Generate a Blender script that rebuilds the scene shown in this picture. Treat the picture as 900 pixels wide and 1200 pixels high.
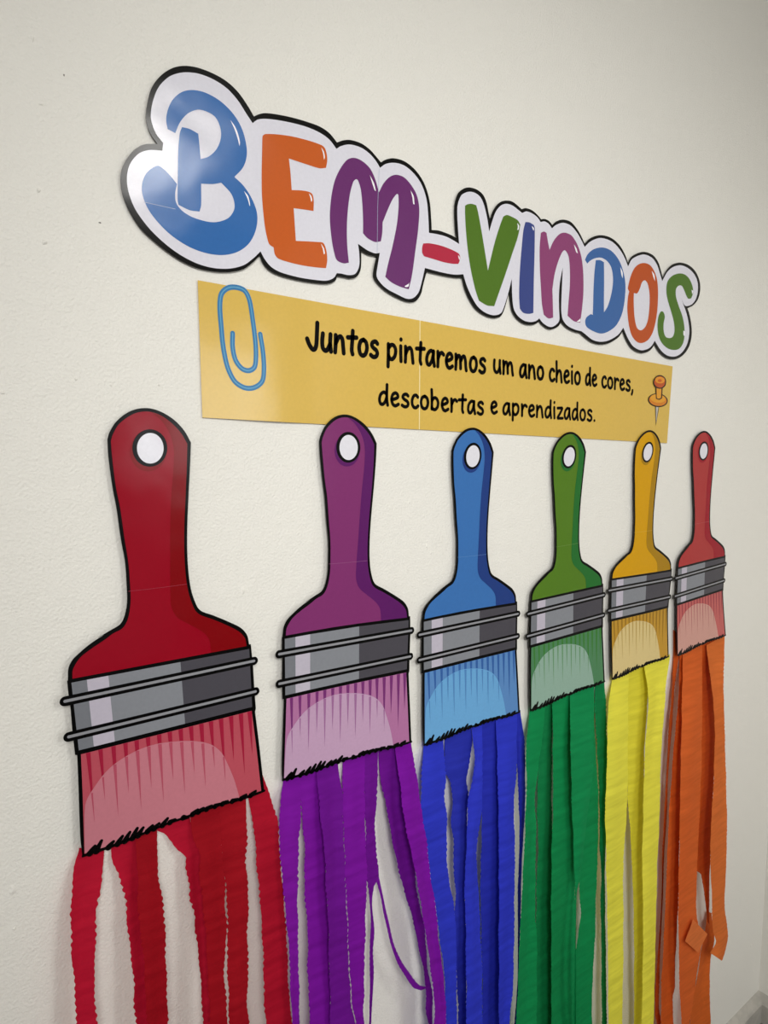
import bpy, bmesh, math, random
import numpy as np
from mathutils import Vector, Matrix
from mathutils.geometry import tessellate_polygon

for o in list(bpy.data.objects): bpy.data.objects.remove(o)
SC = bpy.context.scene
COL = SC.collection
rnd = random.Random(7)

# ------------------------------------------------------------ camera, world, lights, exposure
# main wall is the plane y = 0, room on the -y side, floor z = 0
DIST, CAMZ, FPX = 0.741, 1.530, 785.8
CAM = np.array([0.0, -DIST, CAMZ])
YAW, PITCH, ROLL = math.radians(37.334), math.radians(-4.864), math.radians(0.549)
_f = np.array([math.sin(YAW)*math.cos(PITCH), math.cos(YAW)*math.cos(PITCH), math.sin(PITCH)])
_r = np.array([math.cos(YAW), -math.sin(YAW), 0.0])
_u = np.cross(_r, _f)
_c, _s = math.cos(ROLL), math.sin(ROLL)
RIGHT, UP, FWD = _c*_r + _s*_u, -_s*_r + _c*_u, _f
cd = bpy.data.cameras.new('camera'); cam = bpy.data.objects.new('camera', cd); COL.objects.link(cam)
cd.sensor_fit = 'VERTICAL'; cd.sensor_height = 36.0; cd.lens = 36.0*FPX/1200.0; cd.clip_start = 0.02
cam.matrix_world = Matrix(((RIGHT[0], UP[0], -FWD[0], CAM[0]), (RIGHT[1], UP[1], -FWD[1], CAM[1]),
                           (RIGHT[2], UP[2], -FWD[2], CAM[2]), (0, 0, 0, 1)))
SC.camera = cam
SC.view_settings.view_transform = 'Standard'; SC.view_settings.look = 'None'
SC.view_settings.exposure = 0.15; SC.view_settings.gamma = 1.0; SC.view_settings.use_curve_mapping = False

w = bpy.data.worlds.new('room_ambient'); SC.world = w; w.use_nodes = True
w.node_tree.nodes['Background'].inputs[0].default_value = (1.0, 0.965, 0.965, 1)
w.node_tree.nodes['Background'].inputs[1].default_value = 0.52

def look(o, target):
    o.rotation_euler = (Vector(target) - o.location).to_track_quat('-Z', 'Y').to_euler()
def area(name, loc, target, sx, sy, power, col):
    l = bpy.data.lights.new(name, 'AREA'); l.shape = 'RECTANGLE'; l.size = sx; l.size_y = sy
    l.energy = power; l.color = col
    o = bpy.data.objects.new(name, l); COL.objects.link(o); o.location = loc; look(o, target); return o
sl = bpy.data.lights.new('added_key_spot', 'SPOT'); so = bpy.data.objects.new('added_key_spot', sl); COL.objects.link(so)  # added key spot, cone shaped to brighten the middle of the wall
so.location = (-0.40, -1.9, 2.2); look(so, (1.0, 0, 1.30))
sl.energy = 118; sl.color = (1.0, 0.99, 0.97); sl.shadow_soft_size = 0.30; sl.spot_size = math.radians(62); sl.spot_blend = 1.0
area('ceiling_lamp', (1.0, -2.25, 2.76), (1.0, -2.25, 0), 0.30, 0.7, 12, (1, 0.98, 0.94))
area('opposite_window', (1.535, -3.0, 1.80), (1.535, 0, 1.80), 0.66, 0.66, 9.0, (0.95, 0.98, 1.0))

# ------------------------------------------------------------ pixel <-> wall
def wall(px, py):
    d = RIGHT*((px-450)/FPX) - UP*((py-600)/FPX) + FWD
    t = DIST/d[1]
    return (t*d[0], CAMZ + t*d[2])
def lift(x, z, d):
    """point on the camera ray of wall point (x, z), d metres in front of the wall"""
    k = (DIST-d)/DIST
    return (x*k, -d, CAMZ + (z-CAMZ)*k)
def crop(ox, oy, s):
    return lambda pts: [(ox+p[0]/s, oy+p[1]/s)+tuple(p[2:]) for p in pts]
def smooth(pts, n=5, closed=True):
    """Catmull-Rom through the points; a third value marks a corner"""
    P = [np.array(p[:2], float) for p in pts]; C = [len(p) > 2 for p in pts]; N = len(P); out = []
    for i in range(N if closed else N-1):
        j = (i+1) % N
        p1, p2 = P[i], P[j]
        p0 = P[i-1] if (closed or i > 0) else 2*p1-p2
        p3 = P[(j+1) % N] if (closed or j < N-1) else 2*p2-p1
        m1 = (p2-p0)*0.5; m2 = (p3-p1)*0.5
        L = np.linalg.norm(p2-p1)
        if C[i]: m1 = p2-p1
        if C[j]: m2 = p2-p1
        for m in (m1, m2):
            l = np.linalg.norm(m)
            if l > L and l > 0: m *= L/l
        for k in range(n):
            t = k/n
            out.append(tuple((2*t**3-3*t*t+1)*p1+(t**3-2*t*t+t)*m1+(-2*t**3+3*t*t)*p2+(t**3-t*t)*m2))
    if not closed: out.append(tuple(P[-1]))
    return out

# ------------------------------------------------------------ materials
def lin(h):
    h = h.lstrip('#'); v = [int(h[i:i+2], 16)/255 for i in (0, 2, 4)]
    return tuple(c/12.92 if c <= 0.04045 else ((c+0.055)/1.055)**2.4 for c in v)
_M = {}
def base_mat(name):
    m = bpy.data.materials.new(name); m.use_nodes = True
    return m, m.node_tree, m.node_tree.nodes['Principled BSDF']
def paper(hexcol, rough=0.30, spec=0.4):
    key = ('p', hexcol, rough, spec)
    if key in _M: return _M[key]
    m, nt, b = base_mat('print_'+hexcol.strip('#'))
    c = lin(hexcol)
    geo = nt.nodes.new('ShaderNodeNewGeometry')
    n1 = nt.nodes.new('ShaderNodeTexNoise'); n1.inputs['Scale'].default_value = 260; n1.inputs['Detail'].default_value = 2
    mix = nt.nodes.new('ShaderNodeMix'); mix.data_type = 'RGBA'
    mix.inputs[6].default_value = (*[v*0.94 for v in c], 1); mix.inputs[7].default_value = (*[min(1, v*1.06) for v in c], 1)
    nt.links.new(geo.outputs['Position'], n1.inputs['Vector']); nt.links.new(n1.outputs['Fac'], mix.inputs[0])
    nt.links.new(mix.outputs[2], b.inputs['Base Color'])
    # gentle ripples of the laminated sheet
    n2 = nt.nodes.new('ShaderNodeTexNoise'); n2.inputs['Scale'].default_value = 11; n2.inputs['Detail'].default_value = 1.5
    bp = nt.nodes.new('ShaderNodeBump'); bp.inputs['Strength'].default_value = 0.35; bp.inputs['Distance'].default_value = 0.006
    nt.links.new(geo.outputs['Position'], n2.inputs['Vector']); nt.links.new(n2.outputs['Fac'], bp.inputs['Height'])
    nt.links.new(bp.outputs['Normal'], b.inputs['Normal'])
    b.inputs['Roughness'].default_value = rough; b.inputs['Specular IOR Level'].default_value = spec
    _M[key] = m; return m
def crepe(hexcol):
    key = ('c', hexcol)
    if key in _M: return _M[key]
    m, nt, b = base_mat('crepe_'+hexcol.strip('#')); c = lin(hexcol)
    out = nt.nodes['Material Output']
    geo = nt.nodes.new('ShaderNodeNewGeometry')
    mp = nt.nodes.new('ShaderNodeMapping'); mp.inputs['Scale'].default_value = (14, 14, 150)
    n1 = nt.nodes.new('ShaderNodeTexNoise'); n1.inputs['Scale'].default_value = 1; n1.inputs['Detail'].default_value = 4
    nt.links.new(geo.outputs['Position'], mp.inputs[0]); nt.links.new(mp.outputs[0], n1.inputs['Vector'])
    mp2 = nt.nodes.new('ShaderNodeMapping'); mp2.inputs['Scale'].default_value = (20, 20, 380)
    n2 = nt.nodes.new('ShaderNodeTexNoise'); n2.inputs['Scale'].default_value = 1; n2.inputs['Detail'].default_value = 2
    nt.links.new(geo.outputs['Position'], mp2.inputs[0]); nt.links.new(mp2.outputs[0], n2.inputs['Vector'])
    mix = nt.nodes.new('ShaderNodeMix'); mix.data_type = 'RGBA'
    mix.inputs[6].default_value = (*[v*0.80 for v in c], 1); mix.inputs[7].default_value = (*[min(1, v*1.18+0.004) for v in c], 1)
    nt.links.new(n1.outputs['Fac'], mix.inputs[0]); nt.links.new(mix.outputs[2], b.inputs['Base Color'])
    bp = nt.nodes.new('ShaderNodeBump'); bp.inputs['Strength'].default_value = 0.5; bp.inputs['Distance'].default_value = 0.0012
    bp2 = nt.nodes.new('ShaderNodeBump'); bp2.inputs['Strength'].default_value = 0.3; bp2.inputs['Distance'].default_value = 0.0008
    nt.links.new(n1.outputs['Fac'], bp.inputs['Height']); nt.links.new(n2.outputs['Fac'], bp2.inputs['Height'])
    nt.links.new(bp.outputs['Normal'], bp2.inputs['Normal']); nt.links.new(bp2.outputs['Normal'], b.inputs['Normal'])
    b.inputs['Roughness'].default_value = 0.8; b.inputs['Specular IOR Level'].default_value = 0.15
    tr = nt.nodes.new('ShaderNodeBsdfTranslucent'); nt.links.new(mix.outputs[2], tr.inputs['Color'])
    ms = nt.nodes.new('ShaderNodeMixShader'); ms.inputs[0].default_value = 0.22
    nt.links.new(b.outputs[0], ms.inputs[1]); nt.links.new(tr.outputs[0], ms.inputs[2]); nt.links.new(ms.outputs[0], out.inputs['Surface'])
    _M[key] = m; return m
def plaster(name, hexcol, bump=1.0):
    m, nt, b = base_mat(name); c = lin(hexcol)
    geo = nt.nodes.new('ShaderNodeNewGeometry')
    nb = nt.nodes.new('ShaderNodeTexNoise'); nb.inputs['Scale'].default_value = 3; nb.inputs['Detail'].default_value = 3
    mix = nt.nodes.new('ShaderNodeMix'); mix.data_type = 'RGBA'
    mix.inputs[6].default_value = (*[v*0.97 for v in c], 1); mix.inputs[7].default_value = (*[min(1, v*1.02) for v in c], 1)
    nt.links.new(geo.outputs['Position'], nb.inputs['Vector']); nt.links.new(nb.outputs['Fac'], mix.inputs[0]); nt.links.new(mix.outputs[2], b.inputs['Base Color'])
    n1 = nt.nodes.new('ShaderNodeTexNoise'); n1.inputs['Scale'].default_value = 330; n1.inputs['Detail'].default_value = 3
    n2 = nt.nodes.new('ShaderNodeTexNoise'); n2.inputs['Scale'].default_value = 45; n2.inputs['Detail'].default_value = 3
    for n in (n1, n2): nt.links.new(geo.outputs['Position'], n.inputs['Vector'])
    b1 = nt.nodes.new('ShaderNodeBump'); b1.inputs['Strength'].default_value = 1.0*bump; b1.inputs['Distance'].default_value = 0.0012
    b2 = nt.nodes.new('ShaderNodeBump'); b2.inputs['Strength'].default_value = 0.35*bump; b2.inputs['Distance'].default_value = 0.003
    nt.links.new(n1.outputs['Fac'], b1.inputs['Height']); nt.links.new(n2.outputs['Fac'], b2.inputs['Height'])
    nt.links.new(b1.outputs['Normal'], b2.inputs['Normal']); nt.links.new(b2.outputs['Normal'], b.inputs['Normal'])
    b.inputs['Roughness'].default_value = 0.55; b.inputs['Specular IOR Level'].default_value = 0.3
    return m
def stone(name, ca, cb, scale, rough):
    m, nt, b = base_mat(name)
    geo = nt.nodes.new('ShaderNodeNewGeometry'); n = nt.nodes.new('ShaderNodeTexNoise')
    n.inputs['Scale'].default_value = scale; n.inputs['Detail'].default_value = 5
    r = nt.nodes.new('ShaderNodeValToRGB'); r.color_ramp.elements[0].position = 0.38; r.color_ramp.elements[1].position = 0.62
    r.color_ramp.elements[0].color = (*lin(ca), 1); r.color_ramp.elements[1].color = (*lin(cb), 1)
    nt.links.new(geo.outputs['Position'], n.inputs['Vector']); nt.links.new(n.outputs['Fac'], r.inputs[0]); nt.links.new(r.outputs[0], b.inputs['Base Color'])
    b.inputs['Roughness'].default_value = rough
    return m

# ------------------------------------------------------------ builders
def link(name, verts, faces, m, parent=None, flat=True):
    me = bpy.data.meshes.new(name); me.from_pydata([tuple(v) for v in verts], [], faces); me.update()
    if not flat:
        for p in me.polygons: p.use_smooth = True
    me.materials.append(m)
    o = bpy.data.objects.new(name, me); COL.objects.link(o)
    if parent is not None:
        o.parent = parent
        M = Matrix.Translation(-par_loc(parent)); me.transform(M)
    return o
def par_loc(o):
    v = Vector((0, 0, 0))
    while o is not None: v += o.location; o = o.parent
    return v
def empty(name, loc, label, cat, group=None):
    o = bpy.data.objects.new(name, None); COL.objects.link(o); o.location = loc; o.empty_display_size = 0.05
    o['label'] = label; o['category'] = cat
    if group: o['group'] = group
    return o
def box(name, lo, hi, m, parent=None):
    v = [(x, y, z) for x in (lo[0], hi[0]) for y in (lo[1], hi[1]) for z in (lo[2], hi[2])]
    f = [(0, 1, 3, 2), (4, 6, 7, 5), (0, 4, 5, 1), (2, 3, 7, 6), (0, 2, 6, 4), (1, 5, 7, 3)]
    return link(name, v, f, m, parent)
def structure(o): o['kind'] = 'structure'; return o
def loops_mesh(loops):
    """tessellate 2-D loops (first outer, rest holes) -> verts, tris facing -y"""
    vs = [p for l in loops for p in l]
    tris = tessellate_polygon([[Vector((p[0], p[1], 0)) for p in l] for l in loops])
    fs = []
    for t in tris:
        a, b, c = (vs[i] for i in t)
        ar = (b[0]-a[0])*(c[1]-a[1])-(c[0]-a[0])*(b[1]-a[1])
        fs.append(tuple(t) if ar > 0 else (t[0], t[2], t[1]))
    return vs, fs
def sheet(name, loops_px, depth, m, parent, thick=0.0):
    """flat printed shape whose outline is given in photograph pixels; depth = fn(x,z) metres off the wall"""
    L = [[wall(*p[:2]) for p in l] for l in loops_px]
    vs, fs = loops_mesh(L)
    V = [lift(x, z, depth(x, z)) for x, z in vs]
    if thick:
        n = len(V); off = 0
        V2 = [(v[0], v[1]+thick, v[2]) for v in V]
        F = fs + [(a+n, c+n, b+n) for a, b, c in fs]
        for l in L:
            k = len(l)
            sgn = sum(l[i][0]*l[(i+1) % k][1]-l[(i+1) % k][0]*l[i][1] for i in range(k))
            for i in range(k):
                a, b = off+i, off+(i+1) % k
                F.append((a, a+n, b+n, b) if sgn > 0 else (a, b, b+n, a+n))
            off += k
        return link(name, V+V2, F, m, parent)
    return link(name, V, fs, m, parent)
def stroke_geo(pts, width, V, F, ncap=8):
    """round-ended ribbon along a polyline in wall coords; width may be a list"""
    P = [np.array(p, float) for p in pts]
    n = len(P); W = width if hasattr(width, '__len__') else [width]*n
    s0 = len(V)
    for i in range(n):
        t = P[min(i+1, n-1)]-P[max(i-1, 0)]; t = t/(np.linalg.norm(t)+1e-9)
        nn = np.array([-t[1], t[0]])*W[i]/2
        V.append(tuple(P[i]+nn)); V.append(tuple(P[i]-nn))
    for i in range(n-1): F.append((s0+2*i+1, s0+2*i+3, s0+2*i+2, s0+2*i))
    for i, sg in ((0, -1), (n-1, 1)):
        t = (P[1]-P[0]) if i == 0 else (P[-1]-P[-2]); t = t/(np.linalg.norm(t)+1e-9)*sg
        a0 = math.atan2(t[1], t[0])-math.pi/2; c0 = len(V)
        for k in range(ncap+1):
            a = a0+math.pi*k/ncap
            V.append((P[i][0]+math.cos(a)*W[i]/2, P[i][1]+math.sin(a)*W[i]/2))
        F.append(tuple(range(c0, c0+ncap+1)))
def strokes(name, lines, width, depth, m, parent):
    V, F = [], []
    for l in lines: stroke_geo(l, width, V, F)
    return link(name, [lift(x, z, depth(x, z)) for x, z in V], F, m, parent)

# ------------------------------------------------------------ room shell
XR = 1.877; CEIL = 2.85; XL = -2.6; YB = -4.4
WALL = plaster('white_plaster', '#e9e7df'); WALL2 = plaster('white_plaster_side', '#e4e2da', 0.6)
structure(box('wall_main', (XL, 0, 0), (XR+0.12, 0.12, CEIL), WALL))
WM = bpy.data.objects['wall_main']
def blemish(px, py, rx, rz, h, m, name='paint_blob'):
    x, z = wall(px, py); V = [(x, -h, z)]; F = []
    for ri, hh in ((0.55, h*0.8), (1.0, -0.0002)):
        for i in range(10):
            a = 2*math.pi*i/10; w_ = 1+0.18*math.sin(3*a+px)
            V.append((x+rx*ri*w_*math.cos(a), -hh, z+rz*ri*w_*math.sin(a)))
    for i in range(10):
        j = (i+1) % 10; F.append((0, 1+i, 1+j)); F.append((1+i, 11+i, 11+j, 1+j))
    link(name, V, F, m, WM, False)
for q in [(45,223,.0022,.0026,.0016),(52,284,.0028,.0026,.0018),(89,444,.002,.002,.0012),(130,451,.0018,.0018,.001),(186,451,.0014,.0014,.001),(285,692,.0016,.0055,.0016),(15,1043,.0035,.006,.0012),(17,1088,.002,.002,.0014),(3,460,.002,.002,.0012),(480,588,.002,.005,.001),(38,45,.002,.004,.0008),(48,122,.0025,.0015,.001),(500,640,.0016,.004,.0012),(505,648,.0014,.003,.001),(880,1108,.003,.005,.0015),(868,1078,.003,.004,.001),(478,668,.0012,.0012,.0008)]:
    blemish(*q, WALL)
blemish(117,261,.0016,.0008,.0004, paper('#5a554f', 0.6), 'scuff_mark'); blemish(75,88,.0008,.0014,.0004, paper('#8a847c', 0.6), 'scuff_mark')
structure(box('wall_right', (XR, YB, 0), (XR+0.12, 0, CEIL), WALL2))
structure(box('ceiling', (XL, YB, CEIL), (XR+0.12, 0.12, CEIL+0.1), WALL2))
structure(box('floor', (XL, YB, -0.08), (XR+0.12, 0.12, 0), stone('grey_terrazzo', '#5c5b55', '#8e8b83', 60, 0.22)))
SKIRT = stone('grey_skirting_stone', '#a9a69e', '#bdb9b0', 25, 0.4)
def skirting(name, a, b, nrm):
    prof = [(0, 0), (0.018, 0), (0.018, 0.052), (0.014, 0.058), (0, 0.073)]
    V = [(p[0]+nrm[0]*t, p[1]+nrm[1]*t, h) for p in (a, b) for t, h in prof]; n = len(prof)
    F = [tuple(range(n)), tuple(range(2*n-1, n-1, -1))]+[(i, i+n, (i+1) % n+n, (i+1) % n) for i in range(n)]
    o = link(name, V, F, SKIRT); bm = bmesh.new(); bm.from_mesh(o.data); bmesh.ops.recalc_face_normals(bm, faces=bm.faces); bm.to_mesh(o.data); bm.free()
    return structure(o)
skirting('baseboard_main', (XL, 0), (XR, 0), (0, -1)); skirting('baseboard_right', (XR, YB), (XR, -0.0), (-1, 0))

# ------------------------------------------------------------ BEM-VINDOS sign
K1, K2, K3, K4 = crop(130, 60, 889/200), crop(290, 120, 900/230), crop(480, 200, 900/190), crop(640, 250, 4.5)
c = 1
outer = (K1([(243,483,c),(212,440),(192,395),(182,340),(192,260),(215,185),(262,125),(320,88),(380,76),(450,85),(530,115),(600,155),(660,210),(710,280),(745,340,c)])
 + K2([(50,55),(80,49),(130,54),(200,68),(270,88),(330,110),(375,140),(411,184,c),(435,175),(470,172),(520,187),(560,215),(590,248),(612,275,c),(635,262),(670,256),(720,270),(770,310),(810,370),(835,450),(843,540),(845,585,c)])
 + K3([(160,332),(200,345),(240,362),(262,375,c),(255,340),(250,250),(252,180),(270,125),(300,100),(330,93),(370,103),(405,130),(425,170),(438,230),(446,270,c),(465,220),(490,185),(520,168),(560,168),(590,185),(622,214,c),(645,208),(680,220),(710,245),(730,270,c),(750,268),(775,280),(792,302,c)])
 + K4([(55,42),(90,33),(130,45),(165,85),(190,130),(203,160,c),(235,130),(285,115),(340,128),(385,165),(415,215),(432,262,c),(455,225),(510,203),(560,218),(590,255),(605,300),(615,340,c),(640,295),(670,268),(710,260),(755,275),(790,310),(810,360),(812,410),(800,455),(775,485),(745,500,c),(755,530),(765,580),(768,640),(755,700),(725,745),(685,768),(640,765),(600,735),(572,690,c),(560,710),(540,728),(500,737),(455,715),(425,670),(405,620,c),(380,655),(330,685),(285,692),(240,680),(200,650),(180,632,c),(150,625),(110,605),(79,573,c),(65,595),(35,610)])
 + K3([(770,880),(735,855),(720,835,c),(700,850),(670,857),(630,848),(590,815),(567,770),(552,672,c),(535,740),(518,790),(500,812),(460,818),(410,800),(365,765),(330,710),(305,650),(292,595,c),(250,594),(180,582),(95,562,c)])
 + K2([(805,840),(795,880),(770,912),(735,915),(690,898),(640,870),(600,835),(578,800),(580,760),(592,707,c),(555,700),(522,682,c),(522,730),(518,770),(500,800),(470,808),(430,800),(412,798,c),(400,820),(370,832),(320,830),(240,818),(150,795),(100,770),(70,735),(57,700,c)])
 + K1([(740,1100),(690,1135),(620,1150),(540,1148),(450,1130),(370,1095),(300,1050),(230,995),(160,930),(105,850),(65,760),(50,680),(55,620),(80,565),(120,515),(175,485)]))
white = (K1([(272,478,c),(235,430),(212,370),(207,330),(220,255),(250,185),(300,135),(350,115),(400,110),(460,118),(530,145),(600,190),(660,255),(705,325),(738,375,c)])
 + K2([(45,80),(75,75),(130,80),(200,93),(270,112),(330,138),(375,170),(408,213,c),(430,200),(470,193),(520,207),(560,235),(590,270),(608,300,c),(635,282),(675,277),(720,290),(765,328),(800,380),(822,450),(830,540),(832,598,c)])
 + K3([(150,352),(200,365),(240,385),(275,407,c),(270,340),(265,250),(267,190),(285,140),(310,122),(340,117),(370,127),(395,150),(413,190),(430,260),(442,338,c),(462,270),(480,225),(505,195),(535,184),(570,193),(600,215),(625,235,c),(650,226),(685,240),(712,262),(727,285,c),(750,282),(772,295),(790,320,c)])
 + K4([(55,60),(90,50),(130,65),(165,105),(190,150),(203,177,c),(235,148),(285,130),(340,145),(380,180),(412,230),(432,280,c),(455,240),(510,217),(555,232),(583,268),(598,310),(612,357,c),(640,308),(670,283),(710,274),(750,290),(780,320),(798,360),(800,410),(788,455),(765,482),(735,488),(720,465),(708,425,c),(722,475),(738,520),(750,570),(755,630),(743,690),(715,735),(680,755),(640,750),(605,722),(573,672,c),(555,700),(535,715),(500,722),(460,702),(432,660),(407,603,c),(380,640),(330,670),(285,677),(245,667),(210,640),(187,622,c),(150,612),(112,592),(88,560),(80,510),(82,420),(88,285,c),(75,350),(68,420),(68,500),(70,560),(60,580),(35,598)])
 + K3([(770,865),(740,845),(720,820,c),(700,835),(670,840),(635,832),(600,805),(578,765),(570,700),(567,600,c),(545,690),(515,780),(495,798),(460,802),(415,785),(375,750),(345,700),(318,640),(298,575,c),(250,577),(180,565),(85,540,c)])
 + K2([(800,820),(785,870),(760,897),(730,900),(690,882),(640,855),(608,825),(592,795),(597,750),(607,690,c),(585,692),(550,678),(507,648,c),(513,700),(512,750),(495,785),(465,792),(430,785),(410,783,c),(395,805),(365,817),(320,815),(240,803),(155,780),(110,755),(80,720),(60,683,c)])
 + K1([(740,1080),(690,1115),(620,1132),(540,1130),(460,1110),(380,1072),(310,1025),(240,965),(180,900),(125,820),(95,745),(83,680),(88,620),(110,570),(150,530),(200,515),(268,518,c)]))
SD = 0.0036
def sd(k): return lambda x, z: SD + k*0.0002
sx, sz = wall(480, 330)
sign = empty('welcome_sign', (sx, -0.002, sz), 'glossy cut-out sign of colourful bubble letters reading BEM-VINDOS with black outline', 'sign')
sheet('backing_sheet', [smooth(outer)], sd(0), paper('#040404', 0.15, 0.25), sign, 0.0006)
sheet('white_border', [smooth(white)], sd(1), paper('#dbdae3', 0.15), sign)
LET = [
 ('b', '#2f67a9', [K1([(295,405,c),(288,360),(295,310),(320,255),(365,215),(420,202),(490,215),(570,260),(640,330),(685,410),(707,500),(705,560),(685,610),(643,655,c),(690,700),(735,770),(762,850),(755,930),(720,1000),(660,1045),(580,1062),(490,1050),(400,1015),(310,955),(240,885),(190,815),(163,740),(165,680),(190,630),(240,597),(275,615),(310,650),(344,692,c),(335,740),(340,790),(370,830),(420,862),(490,885),(550,890),(610,870),(640,830),(643,790),(625,740),(575,685,c),(530,692),(470,690,c),(470,800),(462,835,c),(410,828),(352,800,c),(347,770),(348,690),(350,530),(358,430),(370,395,c),(410,405),(455,430,c),(460,480),(467,562,c),(510,548),(550,510),(572,455),(570,400),(545,345),(500,315),(450,305),(400,325),(360,370),(335,427,c)])],
  [K1([(622,358,c),(645,390),(662,430),(672,475),(670,495,c),(660,455),(645,410)]), K1([(693,728,c),(715,755),(725,800),(723,808,c),(712,770)])]),
 ('e', '#c45a1c', [K2([(70,152,c),(82,145),(130,146),(200,155),(270,172),(320,188),(350,203),(362,230),(366,265),(360,300,c),(330,302),(280,287),(190,257,c),(197,320),(203,402,c),(240,403),(275,408),(297,420),(304,450),(303,498,c),(265,492),(212,485,c),(217,560),(222,635,c),(270,637),(320,640),(348,645),(362,680),(366,725),(360,760,c),(320,757),(250,747),(180,730),(140,715),(125,695),(120,665,c),(100,650),(90,620),(80,570),(72,500),(66,420),(65,330),(67,220),(68,165)])],
  [K2([(338,205,c),(350,225),(355,250),(351,264,c),(347,235)]), K2([(281,416,c),(293,430),(297,448),(293,457,c),(288,435)]), K2([(336,646,c),(350,668),(355,692),(350,697,c),(345,670)])]),
 ('m', '#662a68', [K2([(410,723),(398,690),(388,640),(380,570),(378,510),(385,430),(400,360),(425,305),(455,265),(485,254),(520,265),(560,300),(585,350),(603,412,c),(625,370),(655,340),(685,332),(720,345),(755,385),(778,430),(788,490),(783,580),(770,680),(755,790),(740,857,c),(700,845),(660,825),(632,800,c),(645,740),(665,660),(685,560),(693,480),(692,425),(685,420),(665,445),(640,500),(620,550,c),(618,600),(612,637,c),(585,640),(550,622),(530,600,c),(530,540),(527,470),(520,400),(508,360),(498,352),(485,365),(470,420),(460,500),(456,580),(458,660),(465,735,c),(440,738)])],
  [K2([(561,333,c),(580,370),(589,407,c),(583,402),(572,370)]), K2([(748,403,c),(762,430),(766,468,c),(760,465),(756,435)]), K2([(720,843,c),(738,832),(741,826,c),(739,843),(728,847)])]),
 ('hyphen', '#b0243f', [K3([(76,404,c),(110,403),(170,415),(230,437),(270,458),(280,475),(278,500),(270,518,c),(240,517),(190,508),(140,493),(80,475,c),(70,455),(70,425)])], [K3([(269,468,c),(278,480),(278,497,c),(273,488)])]),
 ('v', '#4d711b', [K3([(308,195,c),(320,187),(345,184),(370,192,c),(380,230),(395,310),(415,430),(435,555,c),(455,470),(475,390),(500,310),(520,255,c),(540,246),(570,257),(600,275),(615,300,c),(600,370),(570,460),(530,580),(495,680),(470,752,c),(430,748),(385,722,c),(365,660),(340,550),(322,430),(312,320),(308,240)])], [K3([(597,290,c),(608,305),(605,326),(598,330,c),(601,310)])]),
 ('i', '#374583', [K3([(643,285,c),(665,287),(690,302,c),(695,320),(694,450),(690,600),(687,790,c),(660,795),(630,788),(612,765,c),(608,690),(612,560),(622,430),(632,330)])], [K3([(678,307,c),(689,318),(689,334,c),(683,322)])]),
 ('n', '#8a406f', [K4([(-28,103,c),(-12,96),(2,103,c),(9,145),(18,193,c),(40,145),(70,110),(100,102),(135,118),(165,165),(185,225),(195,300),(197,400),(192,480),(180,577,c),(145,568),(113,540,c),(118,470),(125,380),(125,290),(118,225),(100,195),(85,205),(65,250),(45,320),(33,400,c),(35,460),(37,550,c),(12,554),(-12,535,c),(-22,478),(-28,383),(-33,288),(-34,183)])], [K4([(146,163,c),(160,185),(167,212,c),(158,203)]), K4([(161,571,c),(175,560),(181,553,c),(179,571)])]),
 ('d', '#39639f', [K4([(205,245,c),(220,215),(250,190),(295,180),(340,195),(380,240),(405,300),(418,370),(415,450),(400,530),(370,590),(330,622),(290,634),(250,622),(215,600),(206,575),(212,550),(235,532),(246,536,c),(248,480),(250,400),(255,310),(262,247,c),(285,247),(305,258,c),(306,350),(305,450),(305,522,c),(325,490),(345,420),(353,350),(345,290),(325,255),(295,235),(265,235),(235,248),(217,265,c)])], [K4([(391,283,c),(403,310),(404,343,c),(397,325)])]),
 ('o', '#b84d18', [K4([(431,395),(445,335),(465,290),(490,268),(520,262),(550,275),(575,315),(588,370),(590,450),(583,540),(565,620),(540,665),(505,684),(475,675),(450,640),(435,580),(428,500),(432,440),(438,412,c)]), K4([(463,420,c),(480,422),(495,395),(505,365),(520,353),(535,370),(545,420),(545,490),(537,560),(522,600),(500,617),(480,605),(468,560),(463,500),(462,450)])], [K4([(557,303,c),(571,325),(574,358,c),(565,335)])]),
 ('s', '#49701c', [K4([(765,448,c),(775,420),(772,385),(755,345),(730,322),(700,317),(665,330),(640,360),(634,410),(642,460),(660,520),(673,570),(677,620),(668,650),(650,658),(630,650),(620,620),(620,580),(626,545),(618,520),(605,518),(592,545),(587,590),(592,640),(608,680),(635,708),(665,720),(700,715),(722,685),(730,640),(728,590),(718,540),(700,490),(685,440),(685,400),(698,382),(715,382),(728,405),(740,435),(750,450)])], [K4([(724,618,c),(732,625),(729,648,c),(724,640)]), K4([(767,403,c),(775,410),(771,428,c)])]),
]
LC = {'b': 'blue bubble letter B', 'e': 'orange bubble letter E', 'm': 'dark purple bubble letter M', 'hyphen': 'short red hyphen bar', 'v': 'green bubble letter V', 'i': 'navy blue bubble letter I', 'n': 'mauve bubble letter N', 'd': 'blue bubble letter D', 'o': 'orange bubble letter O', 's': 'green bubble letter S'}
for nm, colr, loops, his in LET:
    lo = sheet('hyphen' if nm == 'hyphen' else 'bubble_letter', [smooth(l) for l in loops], sd(2), paper(colr, 0.15), sign)
    lo['label'] = LC[nm]
    for h in his: sheet('highlight', [smooth(h, 4)], sd(3), paper('#f4f2f6', 0.15), lo)

for ln in (K1([(172,786),(335,822)]), K2([(604,305),(597,480),(595,690)])):
    strokes('sheet_seam', [[wall(*p) for p in ln]], 0.0006, sd(3), paper('#a9b4c9', 0.3), sign)

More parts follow.
